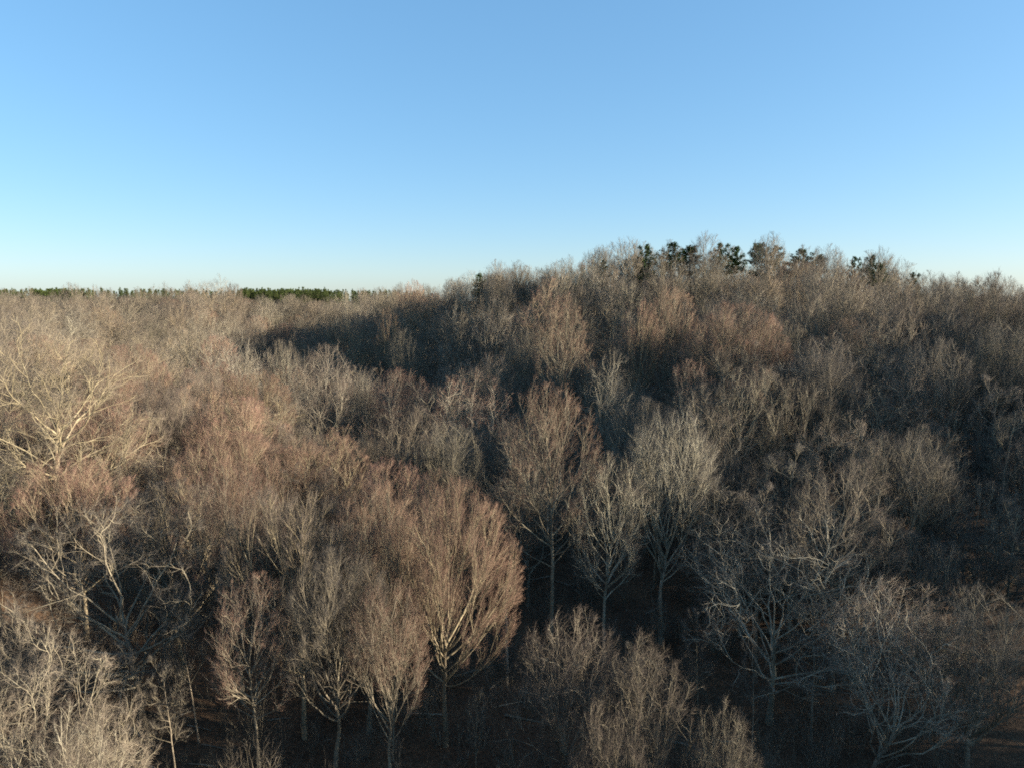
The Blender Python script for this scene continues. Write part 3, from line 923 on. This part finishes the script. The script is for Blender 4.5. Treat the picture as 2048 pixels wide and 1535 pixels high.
SRC, SRC_KIND = [], []
for k in SPECIES:
    for parts in LOD[k]:
        obs = part_objects(parts)
        if obs:
            SRC.append(obs); SRC_KIND.append(k)
# a Join node hands the sources on in the order they were linked, last first: the index below only needs the species mix
pts = []
for (x, y, g, kind, H) in far:
    pts.append((x, y, g - .05, random.uniform(.9, 1.2), H / 21.0 * random.uniform(.95, 1.05), random.uniform(0, 6.28), random.randrange(len(SRC))))
mass('far_woods', 'mass of bare brown trees filling the far slopes behind the nearer ones', 'woods', pts, SRC, 'w')

# pine plantation along the left horizon
pf = []
e = []
for n in range(2):
    p = at(540 + 30 * n, 582, 395)
    H = p[2] - float(ground(p[0], p[1])[0])
    e.append(place(FAR_PINES[n], 'pine_tree', p[0], p[1], H / 20, H / 20, n, ['pointed green plantation pine at the left of the far pine stand', 'pointed green plantation pine second from left in the far pine stand'][n],
                   'pine', 'plantation pines on the horizon'))
for k in range(2200):
    u = random.uniform(-160, 840)
    Y = random.uniform(400, 520)
    if random.random() > (1 if 480 < u < 660 else .8 if 70 < u < 175 else .22):
        continue
    x = (u - 1024) / FPX * Y
    g = float(ground(x, Y)[0])
    top = 36 + Y * random.gauss(.0135 if 480 < u < 660 else .012, .0019) + (1.0 if u < 400 else 0)
    H = min(max(top - g, 9), 21)
    pf.append((x, Y, g, random.uniform(.75, 1.0), H / 20, random.uniform(0, 6.28), random.randrange(2)))
mass('pine_wood', 'band of green plantation pines along the far left horizon', 'woods', pf, [part_objects(p) for p in FAR_PINES], 'p')

# brush and saplings on the forest floor
def shrub(seed):
    global RNG
    RNG = np.random.default_rng(seed)
    c = Buf()
    n = 9
    D = unit(np.stack([RNG.normal(size=n) * .45, RNG.normal(size=n) * .45, np.ones(n)], 1))
    L = RNG.uniform(1.6, 3.6, n)
    P, R = grow(RNG.normal(size=(n, 3)) * np.array([.25, .25, 0]), D, L, np.full(n, .018), np.full(n, .006), 5, .12, .05)
    c.tubes(P, R, 3, 0)
    p, D, L2, r = children(P, R, L, 9, .2, 1, .4, .9, .2, .45, .4, .6)
    P2, R2 = grow(p, D, L2, np.clip(r, .006, .01), np.full(len(p), .004), 3, .15, .08)
    c.tubes(P2, R2, 3, 0)
    p, D, L3, r = children(P2, R2, L2, 5, .2, 1, .4, .9, .3, .6, .3, .7)
    P3, R3 = grow(p, D, L3, np.full(len(p), .0055), np.full(len(p), .002), 1, .1, .05)
    c.tubes(P3, R3, 3, 1)
    return c.mesh('brush', [M['bark_grey'], M['twig_grey']])

sh = []
for n, (u, v, Y, lab) in enumerate([(960, 1455, 58, 'leafless shrub in the dappled clearing right of the big red-domed trunk'), (520, 1490, 54, 'leafless shrub at the bottom edge right of the clean pale trunk')]):
    me = shrub(600 + n)
    p = at(u, v, Y)
    o = bpy.data.objects.new('shrub', me)
    o.location = (p[0], p[1], float(ground(p[0], p[1])[0]) - .05)
    o['label'] = lab; o['category'] = 'shrub'; o['group'] = 'leafless shrubs'
    COL.objects.link(o)
    sh.append([o])
RNG = np.random.default_rng(77)
up = []
for k in range(2400):
    y = random.uniform(22, 160)
    x = random.uniform(-.8, .8) * y
    s = random.uniform(.5, 1.5)
    up.append((x, y, float(ground(x, y)[0]) - .05, s, s * random.uniform(.7, 1.3), random.uniform(0, 6.28), random.randrange(2)))
mass('undergrowth', 'thin leafless brush and saplings scattered over the forest floor', 'undergrowth', up, sh, 'u')

# fallen logs on the leaf litter
def log_mesh(seed, L, r):
    global RNG
    RNG = np.random.default_rng(seed)
    b = Buf()
    P, R = grow(np.zeros((1, 3)), np.array([[1.0, 0, 0]]), np.array([L]), np.array([r]), np.array([r * .5]), 8, .05, 0)
    P[:, :, 2] = P[:, :, 2] * .3 + r * .7
    b.tubes(P, R, 8, 0)
    p, D, Ls, rr = children(P, R, np.array([L]), 5, .45, .97, .5, 1.0, .12, .25, .3, .4)
    D[:, 2] = np.abs(D[:, 2])
    P2, R2 = grow(p, D, Ls, np.clip(rr, .02, .06), np.full(len(p), .01), 4, .12, .02)
    b.tubes(P2, R2, 5, 0)
    return b.mesh('fallen_log', [M['deadwood']])

LOGS = []
for n, (u, v, Y, L, r, rot, lab) in enumerate([
    (190, 1455, 50, 6.5, .22, -.35, 'pale broken log lying at the foot of the gnarled tree'),
    (255, 1420, 53, 5.0, .17, -.6, 'shorter pale log just above the broken one'),
    (500, 1330, 66, 7.0, .16, .1, 'thin fallen log on the litter behind the clean pale trunk'),
    (905, 1400, 62, 6.0, .15, .5, 'fallen log in the dappled clearing behind the red-domed trunk'),
    (1290, 1240, 74, 6.0, .17, .7, 'long fallen log in the dark hollow under the tall pale tree'),
    (1010, 1490, 55, 5.5, .13, -.3, 'thin fallen log at the bottom edge near the dead pale trunk'),
]):
    p = at(u, v, Y)
    o = bpy.data.objects.new('fallen_log', log_mesh(800 + n, L, r))
    o.location = (p[0], p[1], float(ground(p[0], p[1])[0]))
    o.rotation_euler = (0, 0, rot)
    o['label'] = lab; o['category'] = 'log'; o['group'] = 'fallen logs'
    COL.objects.link(o)
    LOGS.append([o])
fb = []
for k in range(380):
    y = random.uniform(30, 120)
    x = random.uniform(-.8, .8) * y
    sc = random.uniform(.15, .6)
    fb.append((x, y, float(ground(x, y)[0]), sc, sc, random.uniform(0, 6.28), random.randrange(len(LOGS))))
mass('fallen_branches', 'dead sticks and small branches strewn over the leaf litter', 'branches', fb, LOGS, 'b')
print('tris', sum(len(m.loops) - 2 * len(m.polygons) for m in bpy.data.meshes)); print('meshes', len(bpy.data.meshes), 'polys', sum(len(m.polygons) for m in bpy.data.meshes))
